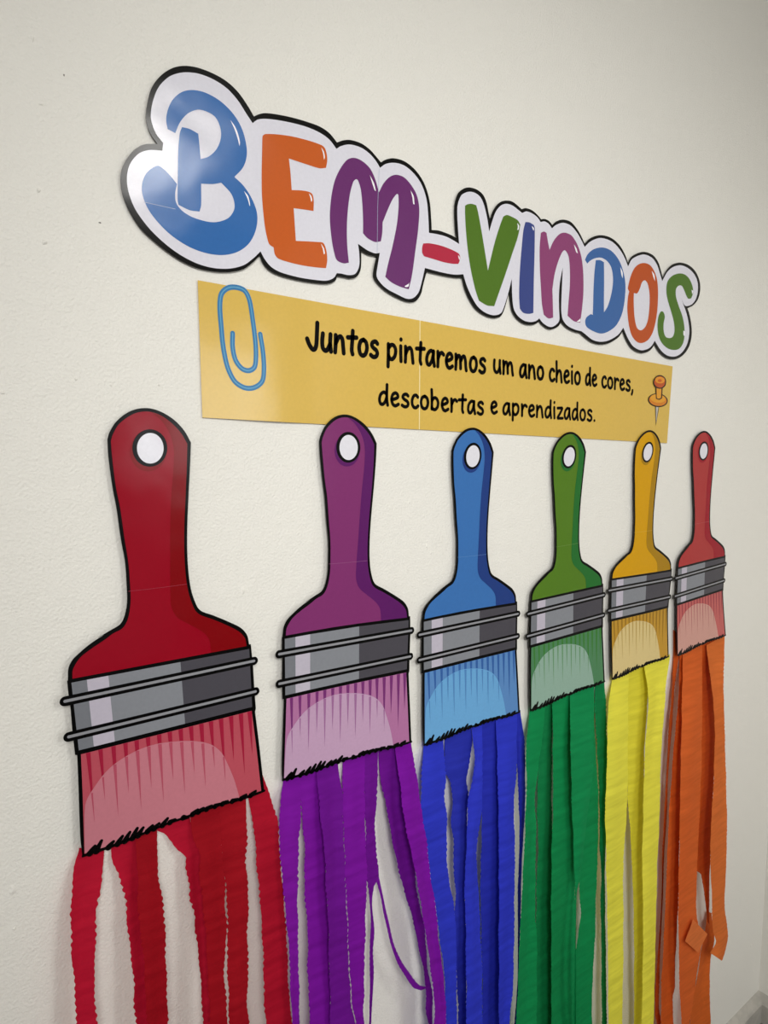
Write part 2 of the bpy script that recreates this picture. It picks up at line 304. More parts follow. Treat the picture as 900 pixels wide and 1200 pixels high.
# ------------------------------------------------------------ yellow banner
BD = 0.0022
def bulge(x):
    x0 = 0.300
    t = (x-x0)/0.095 if x < x0+0.095 else 1-(x-x0-0.095)/0.06
    t = min(1, max(0, t)); return 0.0026*t*t*(3-2*t)
def bd(k): return lambda x, z: BD + bulge(x) + k*0.0002
bx, bz = wall(500, 440)
ban = empty('phrase_banner', (bx, -0.001, bz), 'yellow paper banner with a handwritten-style phrase, a blue paper clip and an orange push pin', 'banner')
YEL = paper('#d4b152', 0.19)
seamT, seamB = (492.4, 375.6), (491.6, 503.4)
def grid_sheet(name, q, depth, m, parent, nx=40, nz=4, thick=0.0003):
    Q = [np.array(wall(*p)) for p in q]; V = []; F = []
    for back in (0, thick):
        for j in range(nz+1):
            for i in range(nx+1):
                a = Q[0]+(Q[1]-Q[0])*i/nx; b = Q[3]+(Q[2]-Q[3])*i/nx; p = a+(b-a)*j/nz
                v = lift(p[0], p[1], depth(*p)); V.append((v[0], v[1]+back, v[2]))
    n = (nx+1)*(nz+1)
    for j in range(nz):
        for i in range(nx):
            k = j*(nx+1)+i; F.append((k, k+nx+1, k+nx+2, k+1)); F.append((n+k, n+k+1, n+k+nx+2, n+k+nx+1))
    def rim(a):
        m0 = len(V)
        for k in a: V.append(V[k]); V.append(V[n+k])
        for k in range(len(a)-1): F.append((m0+2*k, m0+2*k+1, m0+2*k+3, m0+2*k+2))
    rim([i for i in range(nx, -1, -1)]); rim([nz*(nx+1)+i for i in range(nx+1)])
    rim([j*(nx+1) for j in range(nz+1)]); rim([j*(nx+1)+nx for j in range(nz, -1, -1)])
    return link(name, V, F, m, parent, False)
grid_sheet('paper_sheet', [(231.7,328.3), seamT, seamB, (237.3,489.3)], lambda x, z: BD+0.0003+bulge(x), YEL, ban)
sheet('paper_sheet', [[(seamT[0]-2, seamT[1]-.3), (788.3,429.3), (781.7,519.3), (seamB[0]-2, seamB[1]-.1)]], lambda x, z: BD, YEL, ban, 0.0003)
sheet('sheet_edge', [[(491.7, 375.5), (492.7, 375.7), (491.9, 503.4), (490.9, 503.4)]], lambda x, z: BD+0.0004, paper('#ecdca4', 0.35), ban)
K5, K6 = crop(220, 320, 3), crop(500, 350, 3)
clip_px = K5([(158,212),(158,260),(168,305),(190,335),(215,343),(235,330),(240,295),(238,240),(228,160),(217,95),(200,62),(170,50),(140,53),(118,75),(113,120),(118,190),(125,260),(140,330),(165,380),(200,403),(235,402),(262,380),(268,340),(265,280),(255,215)])
clip_w = [wall(*p) for p in smooth(clip_px, 6, False)]
cl = strokes('paper_clip_print', [clip_w], 0.0060, bd(3), paper('#2a74a6', 0.3, 0.3), ban)
strokes('shine_line', [clip_w], 0.0013, bd(4), paper('#5b9dc2', 0.3, 0.3), cl)
# push pin print
pin_o = paper('#231408', 0.3)
def ell(cx, cy, rx, ry, rot=0, n=28):
    return [(cx+rx*math.cos(a)*math.cos(rot)-ry*math.sin(a)*math.sin(rot), cy+rx*math.cos(a)*math.sin(rot)+ry*math.sin(a)*math.cos(rot)) for a in [2*math.pi*i/n for i in range(n)]]
pin = sheet('push_pin_print', [K6([(803,372),(817,380),(814,400),(806,446)])], bd(3), pin_o, ban)
sheet('needle', [K6([(806,376),(815,380),(812,400),(806.5,438)])], bd(4), paper('#b9b4a8', 0.3), pin)
sheet('flange_outline', [K6(ell(813,357,35,24,0.12))], bd(4), pin_o, pin)
sheet('flange', [K6(ell(813,357,31,20,0.12))], bd(5), paper('#cf7a18', 0.3), pin)
sheet('flange_top', [K6(ell(813,351,27,15,0.12))], bd(6), paper('#dd9a26', 0.3), pin)
sheet('neck_outline', [K6([(805,308),(830,308),(828,350),(818,356),(806,352)])], bd(7), pin_o, pin)
sheet('neck', [K6([(808,308),(826,308),(824,348),(816,352),(809,349)])], bd(8), paper('#dc9826', 0.3), pin)
sheet('head_outline', [smooth(K6([(797,288),(808,272),(824,269),(838,278),(842,292),(838,308),(822,317),(805,312),(798,300)]))], bd(9), pin_o, pin)
sheet('head_side', [smooth(K6([(800,290),(812,276),(824,273),(836,281),(838,293),(835,305),(822,313),(807,308),(801,299)]))], bd(10), paper('#b9501a', 0.3), pin)
sheet('head_top', [K6(ell(820,286,17,12,0.1))], bd(11), paper('#dd8e22', 0.3), pin)
sheet('head_mark', [K6(ell(820,288,7,5))], bd(12), paper('#c25a1c', 0.3), pin)

# handwriting: each glyph = (advance, strokes) with x-height 1
G = {
 'J': (.75, [[(.58,1.50),(.57,.9),(.55,.3),(.47,.05),(.33,.02),(.15,.25),(.02,.55)]]),
 'u': (.70, [[(.08,.96),(.05,.5),(.10,.16),(.24,.03),(.38,.12),(.50,.40)], [(.53,.98),(.52,.5),(.58,.02)]]),
 'n': (.70, [[(.06,.98),(.07,.5),(.05,.02)], [(.08,.55),(.22,.86),(.36,.95),(.47,.80),(.52,.45),(.57,.02)]]),
 't': (.62, [[(.32,1.38),(.30,.8),(.28,.25),(.34,.03)], [(.02,.97),(.3,1.0),(.56,1.03)]]),
 'o': (.68, [[(.32,.97),(.14,.85),(.05,.5),(.12,.14),(.28,.02),(.45,.12),(.55,.48),(.48,.84),(.32,.97)]]),
 's': (.60, [[(.46,.86),(.34,.97),(.16,.90),(.10,.72),(.22,.56),(.38,.46),(.47,.28),(.40,.08),(.22,.02),(.05,.12)]]),
 'p': (.70, [[(.07,.98),(.07,.4),(.05,-.42)], [(.09,.75),(.24,.95),(.42,.94),(.54,.70),(.50,.32),(.34,.08),(.18,.08),(.09,.25)]]),
 'i': (.32, [[(.10,.96),(.10,.5),(.12,.02)], [(.11,1.38),(.115,1.40)]]),
 'a': (.70, [[(.50,.92),(.32,.97),(.12,.72),(.05,.35),(.12,.08),(.26,.06),(.42,.35),(.52,.80)], [(.53,.96),(.52,.5),(.60,.02)]]),
 'r': (.56, [[(.06,.98),(.08,.5),(.07,.02)], [(.09,.55),(.20,.84),(.34,.95),(.48,.84)]]),
 'e': (.64, [[(.09,.46),(.32,.56),(.48,.70),(.44,.90),(.30,.98),(.14,.84),(.06,.48),(.14,.14),(.30,.02),(.52,.16)]]),
 'm': (1.0, [[(.05,.98),(.08,.5),(.06,.02)], [(.09,.6),(.20,.88),(.32,.92),(.40,.70),(.43,.10)], [(.44,.6),(.56,.88),(.70,.92),(.79,.65),(.82,.3),(.87,.02)]]),
 'c': (.58, [[(.47,.84),(.36,.97),(.20,.92),(.08,.62),(.08,.28),(.20,.05),(.35,.04),(.49,.18)]]),
 'h': (.68, [[(.06,1.62),(.07,.8),(.06,.02)], [(.08,.5),(.22,.84),(.36,.92),(.47,.76),(.51,.4),(.55,.02)]]),
 'd': (.70, [[(.50,.86),(.32,.95),(.13,.76),(.05,.38),(.12,.08),(.26,.05),(.42,.26),(.50,.55)], [(.54,1.52),(.52,.8),(.53,.4),(.58,.02)]]),
 'b': (.68, [[(.06,1.52),(.08,.8),(.07,.06)], [(.09,.70),(.24,.92),(.42,.88),(.53,.60),(.48,.24),(.32,.04),(.16,.06),(.08,.18)]]),
 'z': (.62, [[(.07,.92),(.30,.94),(.51,.93),(.30,.48),(.06,.06),(.30,.04),(.55,.06)]]),
 ',': (.25, [[(.12,.10),(.12,-.02),(.03,-.28)]]),
 '.': (.25, [[(.10,.06),(.11,.06)]]),
}
INK = paper('#070505', 0.4, 0.06)
T7, T8 = crop(350, 360, 900/210), crop(550, 390, 3.6)
def word(text, pts):
    """pts: baseline start, baseline end, x-height start, x-height end in photograph pixels"""
    b0, b1, t0, t1 = [np.array(wall(*p)) for p in pts]
    adv = [G[ch][0] for ch in text]; tot = sum(adv)-0.10
    x = 0.0
    xh = np.linalg.norm(t0-b0)
    for ch, a in zip(text, adv):
        lines = []
        for st in G[ch][1]:
            P = []
            for (gx, gy) in smooth(st, 5, False):
                s = (x+0.06+gx*0.90)/tot; b = b0+(b1-b0)*s; t = t0+(t1-t0)*s
                P.append(tuple(b+(t-b)*gy))
            lines.append(P)
        x += a
        strokes({',': 'comma', '.': 'full_stop'}.get(ch, 'printed_letter'), lines, xh*0.272, bd(3), INK, ban)
def W(k, *p): return k(p)
word('Juntos', W(T7,(34,208),(396,254),(36,116),(398,172)))
word('pintaremos', W(T7,(440,262),(936,332),(440,182),(938,258)))
word('um', W(T8,(99,166),(187,180),(99,112),(187,124)))
word('ano', W(T8,(209,186),(313,198),(209,131),(313,143)))
word('cheio', W(T8,(334,202),(468,218),(334,150),(468,166)))
word('de', W(T8,(488,219),(537,225),(488,171),(537,178)))
word('cores,', W(T8,(556,229),(688,247),(556,182),(688,202)))
word('descobertas', W(T7,(397,488),(927,540),(397,420),(927,476)))
word('e', W(T8,(87,339),(117,341),(87,289),(117,291)))
word('aprendizados.', W(T8,(138,344),(528,373),(138,295),(528,326)))

# ------------------------------------------------------------ paint brush cut-outs
LM = {
 1: [(176.1,525.3),(172.7,478.5),(125.9,514.9),(223.8,518.6),(78.7,797.6),(294,754.9),(88,884.7),(299.9,830.2),(96.7,1004.4),(309.8,927.6),(140.9,731.6),(234.8,715.7)],
 2: [(408.9,523.8),(404.4,485.6),(374.4,517.8),(441.8,520),(330.4,746.7),(481.1,722.2),(331.1,819.3),(479.6,786),(331.1,914.9),(482.2,870),(377.8,692.2),(438.9,684.4)],
 3: [(554.1,534.4),(555,501.2),(529.6,528.2),(578.6,530),(494.2,727.1),(606.2,704.9),(494.2,788.8),(606,760),(496.7,873.8),(609.2,835),(530.1,680.2),(576.3,673.1)],
 4: [(667.2,535.1),(669.3,506.3),(646.9,530.4),(686.7,529.7),(621.4,704.6),(707.2,684),(619.8,759.2),(706.6,733.9),(621.7,833.3),(708.8,799.1),(647.5,665),(682.3,657.1)],
 5: [(759.1,530),(762.3,504.4),(744,524.9),(774.8,524.9),(715.5,678.7),(787.8,666.4),(714.7,728.2),(783.1,711.4),(717.4,796.4),(783.7,769.8),(739.3,645.3),(767.6,640.5)],
 6: [(824.7,528.5),(826,505.1),(810.9,524),(838.3,524.9),(793.9,665.5),(850.7,650.4),(792,709.9),(847.3,691),(793.9,768.4),(850.7,744.8),(810.9,633.6),(834.1,627.9)]}
LW = {k: np.array([wall(*p) for p in v]) for k, v in LM.items()}
def warp(k):
    """wall-plane map from the first brush to brush k: affine fit plus thin-plate bending onto the landmarks"""
    A, B = LW[1], LW[k]; n = len(A)
    def U(r2): return np.where(r2 > 0, r2*np.log(r2+1e-12), 0)
    d2 = ((A[:, None]-A[None])**2).sum(-1)
    K = U(d2)+np.eye(n)*0.004; Pm = np.hstack([np.ones((n, 1)), A])
    S = np.linalg.solve(np.vstack([np.hstack([K, Pm]), np.hstack([Pm.T, np.zeros((3, 3))])]), np.vstack([B, np.zeros((3, 2))]))
    def f(p):
        p = np.array(p); u = U(((A-p)**2).sum(-1))
        return tuple(u@S[:n]+S[n]+p@S[n+1:])
    return f
KH, KL = crop(60, 460, 900/260), crop(60, 740, 900/280)
handle_out = KH([(228,190,c),(236,163),(262,120),(305,84),(350,66),(400,64),(450,80),(500,112),(540,155),(567,203,c),(563,300),(557,420),(552,540),(552,650),(558,740),(570,810),(592,868),(612,888),(660,905),(720,930),(770,955),(795,985),(803,1022,c)])
handle_left = KL([(63,185,c),(65,140),(80,108),(110,78),(150,45),(200,12)])+KH([(190,995),(240,965),(280,940),(298,905),(308,850),(306,780),(300,690),(282,590),(265,470),(248,380),(232,260)])
lower_right = KL([(752,48,c),(757,97,c),(772,97),(779,110),(772,122),(760,126,c),(765,212,c),(778,211),(785,225),(778,236),(767,240,c),(771,290,c),(768,302,c),(785,440),(803,603,c)])
jag_low = KL([(760,621),(700,641),(640,657),(560,684),(500,707),(440,728),(380,752),(300,787),(220,818),(118,851,c)])
lower_left = KL([(110,780),(105,650),(102,560),(98,466,c),(90,465,c),(84,410,c),(64,412),(51,402),(54,388),(80,377,c),(72,278,c),(50,280),(36,265),(43,250),(66,244,c),(60,186,c)])
brush_out = handle_out + lower_right + jag_low + lower_left + handle_left
handle_fill = (KH([(242,197,c),(250,170),(275,128),(318,95),(355,80),(400,78),(445,93),(490,125),(527,165),(552,208,c),(550,300),(545,420),(540,540),(540,650),(546,745),(558,815),(582,880),(605,902),(655,920),(715,945),(762,970),(785,995),(791,1018,c)])
  + KL([(736,55,c),(80,178,c),(82,143),(108,100),(150,66),(206,28)]) + KH([(250,978),(290,955),(312,915),(322,850),(320,780),(313,690),(297,590),(280,470),(262,380),(247,260)]))
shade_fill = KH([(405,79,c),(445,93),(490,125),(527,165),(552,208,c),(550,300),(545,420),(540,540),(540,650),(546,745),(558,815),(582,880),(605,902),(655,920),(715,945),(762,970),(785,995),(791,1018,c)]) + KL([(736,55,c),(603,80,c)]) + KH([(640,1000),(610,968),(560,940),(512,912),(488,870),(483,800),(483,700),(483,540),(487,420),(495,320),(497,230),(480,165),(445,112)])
H_BLACK = KH(ell(400,225,71,76,0,36)); H_WHITE = KH(ell(402,226,54,62,0,36)); H_SHADE = KH(ell(393,240,74,80,0,36))
def lerp(a, b, t): return (a[0]+(b[0]-a[0])*t, a[1]+(b[1]-a[1])*t)
fTL, fTR, fBL, fBR = (76,193), (746,66), (104,448), (757,284)
def col_quad(t0, t1): return KL([lerp(fTL, fTR, t0), lerp(fTL, fTR, t1), lerp(fBL, fBR, t1), lerp(fBL, fBR, t0)])
cols = [(0, .087, '#74777d'), (.087, .208, '#b9b3c0'), (.208, .613, '#82858b'), (.613, 1, '#48464d')]
bris_fill = KL([(112,463,c),(755,299,c),(773,440),(791,600,c),(740,617),(640,648),(500,697),(380,742),(220,805),(125,838,c),(121,700),(118,600)])
teeth = [(168,797),(193,777),(238,780),(272,760),(300,745),(328,730),(350,728),(385,720),(410,712),(442,693),(470,697),(520,688),(555,660),(577,654),(608,645),(640,638),(668,628),(705,620),(738,604),(774,590)]
def base_y(x):
    xs = [118,220,300,380,440,500,560,640,700,760,803]; ys = [851,818,787,752,728,707,684,657,641,621,603]
    return float(np.interp(x, xs, ys))
stripes = [(140,164,725),(186,203,640),(235,253,700),(280,292,610),(322,340,672),(365,378,590),(407,424,645),(447,460,562),(488,504,612),(527,540,538),(566,582,590),(602,616,515),(640,657,570),(678,688,490),(715,729,540),(748,758,465)]
blob = KL([(126,835,c),(128,655),(160,590),(220,515),(300,460),(380,428),(460,415),(540,413),(600,425),(640,455),(665,500),(690,560),(709,625,c),(640,650),(500,698),(380,743),(220,806)])
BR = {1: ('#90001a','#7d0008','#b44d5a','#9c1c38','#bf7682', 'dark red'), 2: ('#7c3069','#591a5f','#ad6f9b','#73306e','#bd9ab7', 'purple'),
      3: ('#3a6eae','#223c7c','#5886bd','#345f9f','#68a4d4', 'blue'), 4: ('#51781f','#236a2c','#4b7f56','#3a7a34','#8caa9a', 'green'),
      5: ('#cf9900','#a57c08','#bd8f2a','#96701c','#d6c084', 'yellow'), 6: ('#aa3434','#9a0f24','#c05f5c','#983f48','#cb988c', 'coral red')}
LBL = {1: 'dark red paper paintbrush cutout with red bristles, above the red streamers', 2: 'purple paper paintbrush cutout with lilac bristles, above the purple streamers',
       3: 'blue paper paintbrush cutout with light blue bristles, above the blue streamers', 4: 'green paper paintbrush cutout with pale green bristles, above the green streamers',
       5: 'mustard yellow paper paintbrush cutout with straw bristles, above the yellow streamers', 6: 'coral red paper paintbrush cutout with salmon bristles, above the orange streamers'}
def brush_depth(zt, zb, k):
    return lambda x, z: 0.0055 + 0.0065*min(1, max(0, (zt-z)/(zt-zb))) + k*0.0002
for k in range(1, 7):
    f = warp(k)
    hc, sc_, bc, stc, blc, cname = BR[k]
    zt = LW[k][1][1]; zb = min(LW[k][8][1], LW[k][9][1])
    ox, oz = LW[k][:, 0].mean(), zb
    root = empty('paintbrush_cutout', (ox, -0.004, oz), LBL[k], 'paper cutout', 'paper paintbrush cutouts')
    def put(name, loops, lay, m, parent, thick=0.0):
        L = [[f(wall(*p[:2])) for p in l] for l in loops]
        dep = brush_depth(zt, zb, lay)
        vs, fs = loops_mesh(L); V = [lift(x, z, dep(x, z)) for x, z in vs]
        F = list(fs)
        if thick:
            n = len(V); V = V+[(v[0], v[1]+thick, v[2]) for v in V]; F += [(a+n, d+n, b+n) for a, b, d in fs]
            kk = len(L[0]); l = L[0]
            sg = sum(l[i][0]*l[(i+1) % kk][1]-l[(i+1) % kk][0]*l[i][1] for i in range(kk))
            for i in range(kk):
                a, b = i, (i+1) % kk
                F.append((a, a+n, b+n, b) if sg > 0 else (a, b, b+n, a+n))
        return link(name, V, F, m, parent)
    BLK = paper('#030303', 0.2, 0.12)
    put('backing_sheet', [smooth(brush_out)], 0, BLK, root, 0.0005)
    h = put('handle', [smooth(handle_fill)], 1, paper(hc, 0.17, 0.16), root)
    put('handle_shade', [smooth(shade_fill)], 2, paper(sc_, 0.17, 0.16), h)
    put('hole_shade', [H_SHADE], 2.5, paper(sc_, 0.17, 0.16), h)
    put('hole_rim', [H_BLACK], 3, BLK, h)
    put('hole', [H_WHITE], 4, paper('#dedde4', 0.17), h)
    sm = [f(wall(*p)) for p in KH([(314,806),(400,797),(486,786),(550,777)])]
    strokes('sheet_seam', [sm], 0.0004, brush_depth(zt, zb, 3), paper('#'+''.join('%02x' % int(0.72*int(hc[q:q+2], 16)+0.28*200) for q in (1, 3, 5)), 0.3, 0.2), h)
    fe = None
    for t0, t1, cc in cols:
        q = put('ferrule' if fe is None else 'ferrule_band', [col_quad(t0, t1)], 1, paper(cc, 0.25, 0.2), root if fe is None else fe)
        fe = fe or q
    def ring(a, b):
        A, B = [f(wall(*p)) for p in KL([a, b])]
        dep = brush_depth(zt, zb, 2); dep2 = brush_depth(zt, zb, 3)
        unit = np.linalg.norm(np.array(f(wall(*KL([(400,100)])[0])))-np.array(f(wall(*KL([(400,128)])[0]))))
        P = [lerp(A, B, t/8) for t in range(9)]
        r = strokes('ferrule_ring', [P], unit*1.24, dep, BLK, root)
        strokes('ring_face', [P], unit*0.37, dep2, paper('#8b8c91', 0.3), r)
    ring((52,263), (764,111)); ring((66,397), (770,226))
    b = put('bristles', [smooth(bris_fill)], 1, paper(bc, 0.2, 0.2), root)
    for (tx, bx_, by) in stripes:
        s = (tx-112)/(755-112); ty = 463+(299-463)*s
        put('bristle_line', [KL([(tx-9, ty+3), (tx+8, ty-1), (bx_, by)])], 2, paper(stc, 0.2, 0.2), b)
    hi = put('highlight', [smooth(blob)], 3, paper(blc, 0.2, 0.2), b)
    ub = [(128,655),(160,590),(220,515),(300,460),(380,428),(460,415),(540,413),(600,425),(640,455),(665,500),(690,560),(709,625)]
    pale = '#'+''.join('%02x' % int(round(0.45*int(stc[q:q+2], 16)+0.55*int(blc[q:q+2], 16))) for q in (1, 3, 5))
    for (tx, bx_, by) in stripes:
        s_ = (tx-112)/(755-112); ty = 463+(299-463)*s_
        yc = float(np.interp(0.5*(tx+bx_), [p[0] for p in ub], [p[1] for p in ub]))+2
        q = (yc-ty)/(by-ty)
        if bx_ > 700 or q > 0.96: continue
        cx = tx+(bx_-tx)*q; hw = 8.5*(1-q)
        put('bristle_line', [KL([(cx-hw, yc+1), (cx+hw, yc-1), (bx_, by)])], 4, paper(pale, 0.2, 0.2), hi)
    V = []; F = []
    unit = np.linalg.norm(np.array(f(wall(*KL([(400,100)])[0])))-np.array(f(wall(*KL([(400,128)])[0]))))
    for i, (tx, ty) in enumerate(teeth):
        x0 = max(128, tx-22); hgt = base_y(x0)-ty
        tp = KL([(x0, base_y(x0)-6), (x0+(tx-4-x0)*0.4, base_y(x0)-6-(hgt-18)*0.45), (tx-4, ty+12)])
        pl = [f(wall(*p)) for p in smooth(tp, 3, False)]
        stroke_geo(pl, [unit*(0.85-0.40*q/(len(pl)-1)) for q in range(len(pl))], V, F)
    dep = brush_depth(zt, zb, 4)
    link('bristle_fringe', [lift(x, z, dep(x, z)) for x, z in V], F, BLK, root)
    edge = [f(wall(*p[:2])) for p in smooth(KL([(803,600),(760,617),(700,637),(640,652),(560,679),(500,702),(440,723),(380,747),(300,781),(220,812),(120,846)]), 4, False)]
    strokes('bristle_edge', [edge], 0.0030, brush_depth(zt, zb, 4), BLK, root)

# ------------------------------------------------------------ crepe streamers
CR, CP, CB, CG, CY, CO = crop(60,900,3), crop(300,860,900/260), crop(480,820,568/180), crop(590,780,400/140), crop(690,740,287/110), crop(750,720,2.5)
def interp_edge(pts, ys):
    p = smooth(pts, 6, False); yy = [q[1] for q in p]; xx = [q[0] for q in p]
    o = np.argsort(yy); return np.interp(ys, np.array(yy)[o], np.array(xx)[o])
def streamer(k, left, right, colr, d0, d1, label, group, up=26, down=True, curl=0.003, scal=0.0012, zend=None):
    L, R_ = k(left), k(right); d0 = d0*1.15; d1 = d1*3.4; scal = scal*2.1
    y0L, y0R = L[0][1], R_[0][1]; y1L, y1R = L[-1][1], R_[-1][1]
    n = max(20, int((max(y1L, y1R)-min(y0L, y0R))/2.2)); NC = 6
    rs = random.Random(len(label)*31+int(y0L*10)+int(L[0][0]))
    ph = [rs.uniform(0, 6.28) for _ in range(8)]
    per = 0.0105
    yL = np.linspace(y0L-up, y1L, n); yR = np.linspace(y0R-up, y1R, n)
    LL = [(L[0][0], y0L-up-1)]+L; RR = [(R_[0][0], y0R-up-1)]+R_
    xL = interp_edge(LL, yL); xR = interp_edge(RR, yR)
    rows = []; upm = 0.5*(wall(xL[0], yL[0])[1]-wall(L[0][0], y0L)[1]+wall(xR[0], yR[0])[1]-wall(R_[0][0], y0R)[1])
    for i in range(n):
        a = np.array(wall(xL[i], yL[i])); b = np.array(wall(xR[i], yR[i])); rows.append((a, b))
    if down:
        a, b = rows[-1]; ze = (zend if zend is not None else 0.13+rs.uniform(0, 0.10)); m = 40
        za, zb_ = a[1], b[1]
        if min(za, zb_) > ze+0.02:
            for i in range(1, m+1):
                t = i/m
                rows.append((np.array([a[0]+0.006*math.sin(t*5+ph[0])*t, za+(ze-za)*t]), np.array([b[0]+0.006*math.sin(t*4+ph[1])*t, zb_+(ze-zb_)*t])))
    V = []; F = []; N = len(rows); ztop = 0.5*(rows[0][0][1]+rows[0][1][1])
    for i, (a, b) in enumerate(rows):
        s = ztop-0.5*(a[1]+b[1])
        grow = 1-math.exp(-max(0, s-upm-0.004)/0.10); on = min(1, max(0, s-upm)/0.05)
        w_ = np.linalg.norm(b-a)
        am = min(scal, w_*0.12)*on
        def rag(z, p):
            return 0.75*abs(math.sin(math.pi*z/per+p+1.7*math.sin(z*31+p)))*(0.6+0.4*math.sin(z*47+2*p)) - 0.35 + 0.45*math.sin(z*95+p)*math.sin(z*33+3*p) + 0.25*math.sin(z*733+p)
        ea = am*rag(a[1], ph[2]); eb = am*rag(b[1], ph[3])
        dirn = (b-a)/(w_+1e-9); A = a-dirn*ea; B = b+dirn*eb
        for j in range(NC+1):
            c_ = j/NC; p = A+(B-A)*c_
            d = d0+(d1-d0)*grow + grow*0.002*math.sin(s*13+ph[6]) + on*curl*(0.5-abs(c_-0.5))*2*math.sin(s*5+ph[7]) + on*curl*0.35*math.sin(c_*6+s*9+ph[5])
            d += on*0.0007*(math.sin(p[1]*211+ph[1]+c_*0.7)*math.sin(p[1]*67+ph[2]) + 0.5*math.sin(p[1]*391+ph[3]+c_*0.9)*math.sin(p[1]*53+ph[0]+c_))
            V.append(lift(p[0], p[1], max(0.0012, d)))
    for i in range(N-1):
        for j in range(NC):
            q = i*(NC+1)+j; F.append((q, q+NC+1, q+NC+2, q+1))
    o = link('crepe_streamer', V, F, crepe(colr), None, False)
    # origin at the strip's top
    c0 = Vector(V[NC//2]); o.data.transform(Matrix.Translation(-c0)); o.location = c0
    o['label'] = label; o['category'] = 'streamer'; o['group'] = group
    return o
ORD = ['first', 'second', 'third', 'fourth', 'fifth', 'sixth', 'seventh', 'eighth']
RED, PUR, BLU, GRN, YLW, ORA = '#ac0626', '#7d0aa0', '#2c38c6', '#04884a', '#eae24a', '#d9662a'
def lab(colour, i, ref, extra=''): return '%s crepe paper streamer%s, %s from the %s streamers' % (colour, extra, ORD[i], ref)
gr = 'red crepe streamers'
streamer(CR, [(97,290),(82,340),(70,450),(68,530),(72,620),(78,720),(82,820),(85,900)], [(187,285),(178,390),(162,480),(158,560),(155,660),(152,740),(157,820),(160,900)], '#b80c2e', .004, .012, lab('red', 6, 'purple'), gr, up=3)
streamer(CR, [(210,275),(215,330),(240,380),(258,450),(265,530),(278,640),(288,750),(292,830),(300,900)], [(330,240),(335,330),(345,450),(355,600),(360,750),(368,900)], '#b80c2e', .003, .010, lab('red', 5, 'purple'), gr)
streamer(CR, [(296,250),(300,300),(303,450),(318,600),(325,700),(335,850),(340,900)], [(372,220),(376,330),(388,450),(400,560),(405,680),(407,780),(412,900)], '#9a0014', .007, .016, lab('red', 4, 'purple'), gr)
streamer(CR, [(370,217),(400,232),(440,285),(470,312),(468,350),(480,390),(490,420),(488,460),(505,520),(505,570),(515,640),(525,740),(530,850),(535,900)], [(490,190),(530,270),(545,350),(555,450),(560,600),(565,750),(572,900)], '#b80c2e', .003, .011, lab('red', 3, 'purple'), gr, up=12)
streamer(CR, [(490,185),(500,250),(518,300),(520,370),(533,450),(540,560),(548,680),(555,800),(558,900)], [(592,150),(602,300),(612,420),(612,500),(618,560),(609,690),(615,800),(618,900)], '#9a0014', .0065, .017, lab('red', 2, 'purple'), gr)
streamer(CR, [(588,150),(603,350),(612,430),(620,520),(622,600),(616,690),(622,780),(626,900)], [(685,115),(688,250),(685,340),(692,420),(694,500),(690,620),(692,700),(690,800),(697,900)], '#a00418', .005, .014, lab('red', 1, 'purple'), gr)
streamer(CR, [(693,105),(710,210),(722,330),(735,480),(742,600),(745,700),(750,820),(755,900)], [(742,20),(768,90),(795,190),(806,320),(815,430),(825,550),(832,700),(840,820),(845,900)], RED, .004, .013, 'red crepe paper streamer running along the purple streamers', gr, up=4)
gp = 'purple crepe streamers'
streamer(CP, [(110,195),(98,280),(92,400),(100,500),(112,650),(125,780),(135,900),(140,1040),(147,1177)], [(182,180),(183,280),(183,370),(172,440),(172,560),(168,680),(172,800),(172,950),(176,1080),(178,1177)], PUR, .005, .017, 'purple crepe paper streamer running along the red streamers', gp, up=3)
streamer(CP, [(178,180),(182,270),(190,360),(195,450),(195,560),(203,700),(208,830),(210,960),(215,1090),(217,1177)], [(262,150),(268,280),(275,400),(282,500),(288,620),(295,800),(300,950),(305,1177)], PUR, .004, .012, lab('purple', 1, 'red'), gp)
streamer(CP, [(245,150),(256,280),(268,400),(278,500),(285,620),(292,800),(298,950),(300,1177)], [(333,125),(344,200),(349,240),(354,350),(359,460),(362,600),(370,750),(375,900),(380,1000),(385,1090),(405,1177)], '#6e0890', .006, .016, lab('purple', 2, 'red'), gp)
streamer(CP, [(352,120),(350,200),(351,300),(357,450),(364,600),(370,760),(378,900),(382,1000),(390,1100),(405,1165)], [(442,95),(440,250),(445,400),(448,550),(450,640),(445,760),(440,900),(440,1050),(435,1110),(440,1177)], PUR, .004, .013, lab('purple', 3, 'red'), gp)
streamer(CP, [(436,95),(440,250),(443,400),(447,550),(456,640),(465,750),(460,900),(462,1000),(458,1177)], [(495,90),(492,200),(487,300),(485,400),(490,500),(496,580),(480,620),(471,690),(480,790),(475,880),(478,980),(472,1080),(468,1177)], '#6e0890', .002, .008, lab('purple', 4, 'red', ' narrowing to a thin ribbon'), gp)
streamer(CP, [(478,560),(505,660),(520,740),(548,860),(575,930),(602,978),(622,1010),(645,1036),(668,1041)], [(494,556),(515,655),(532,735),(560,855),(590,920),(622,970),(648,1004),(668,1022),(700,1028)], '#6e0890', .006, .015, 'thin twisted purple crepe strand slanting across the bare wall', gp, up=2, down=False, curl=.001, scal=.0004)
streamer(CP, [(497,112),(505,180),(525,280),(550,420),(580,560),(620,700),(650,820),(670,910),(680,960),(685,1020),(690,1080),(690,1130),(700,1177)], [(575,70),(594,250),(614,400),(634,480),(646,560),(660,680),(684,790),(692,870),(694,940),(705,1000),(718,1060),(715,1120),(716,1177)], '#6e0890', .0015, .0095, lab('purple', 1, 'blue', ' twisting thin at the bottom'), gp)
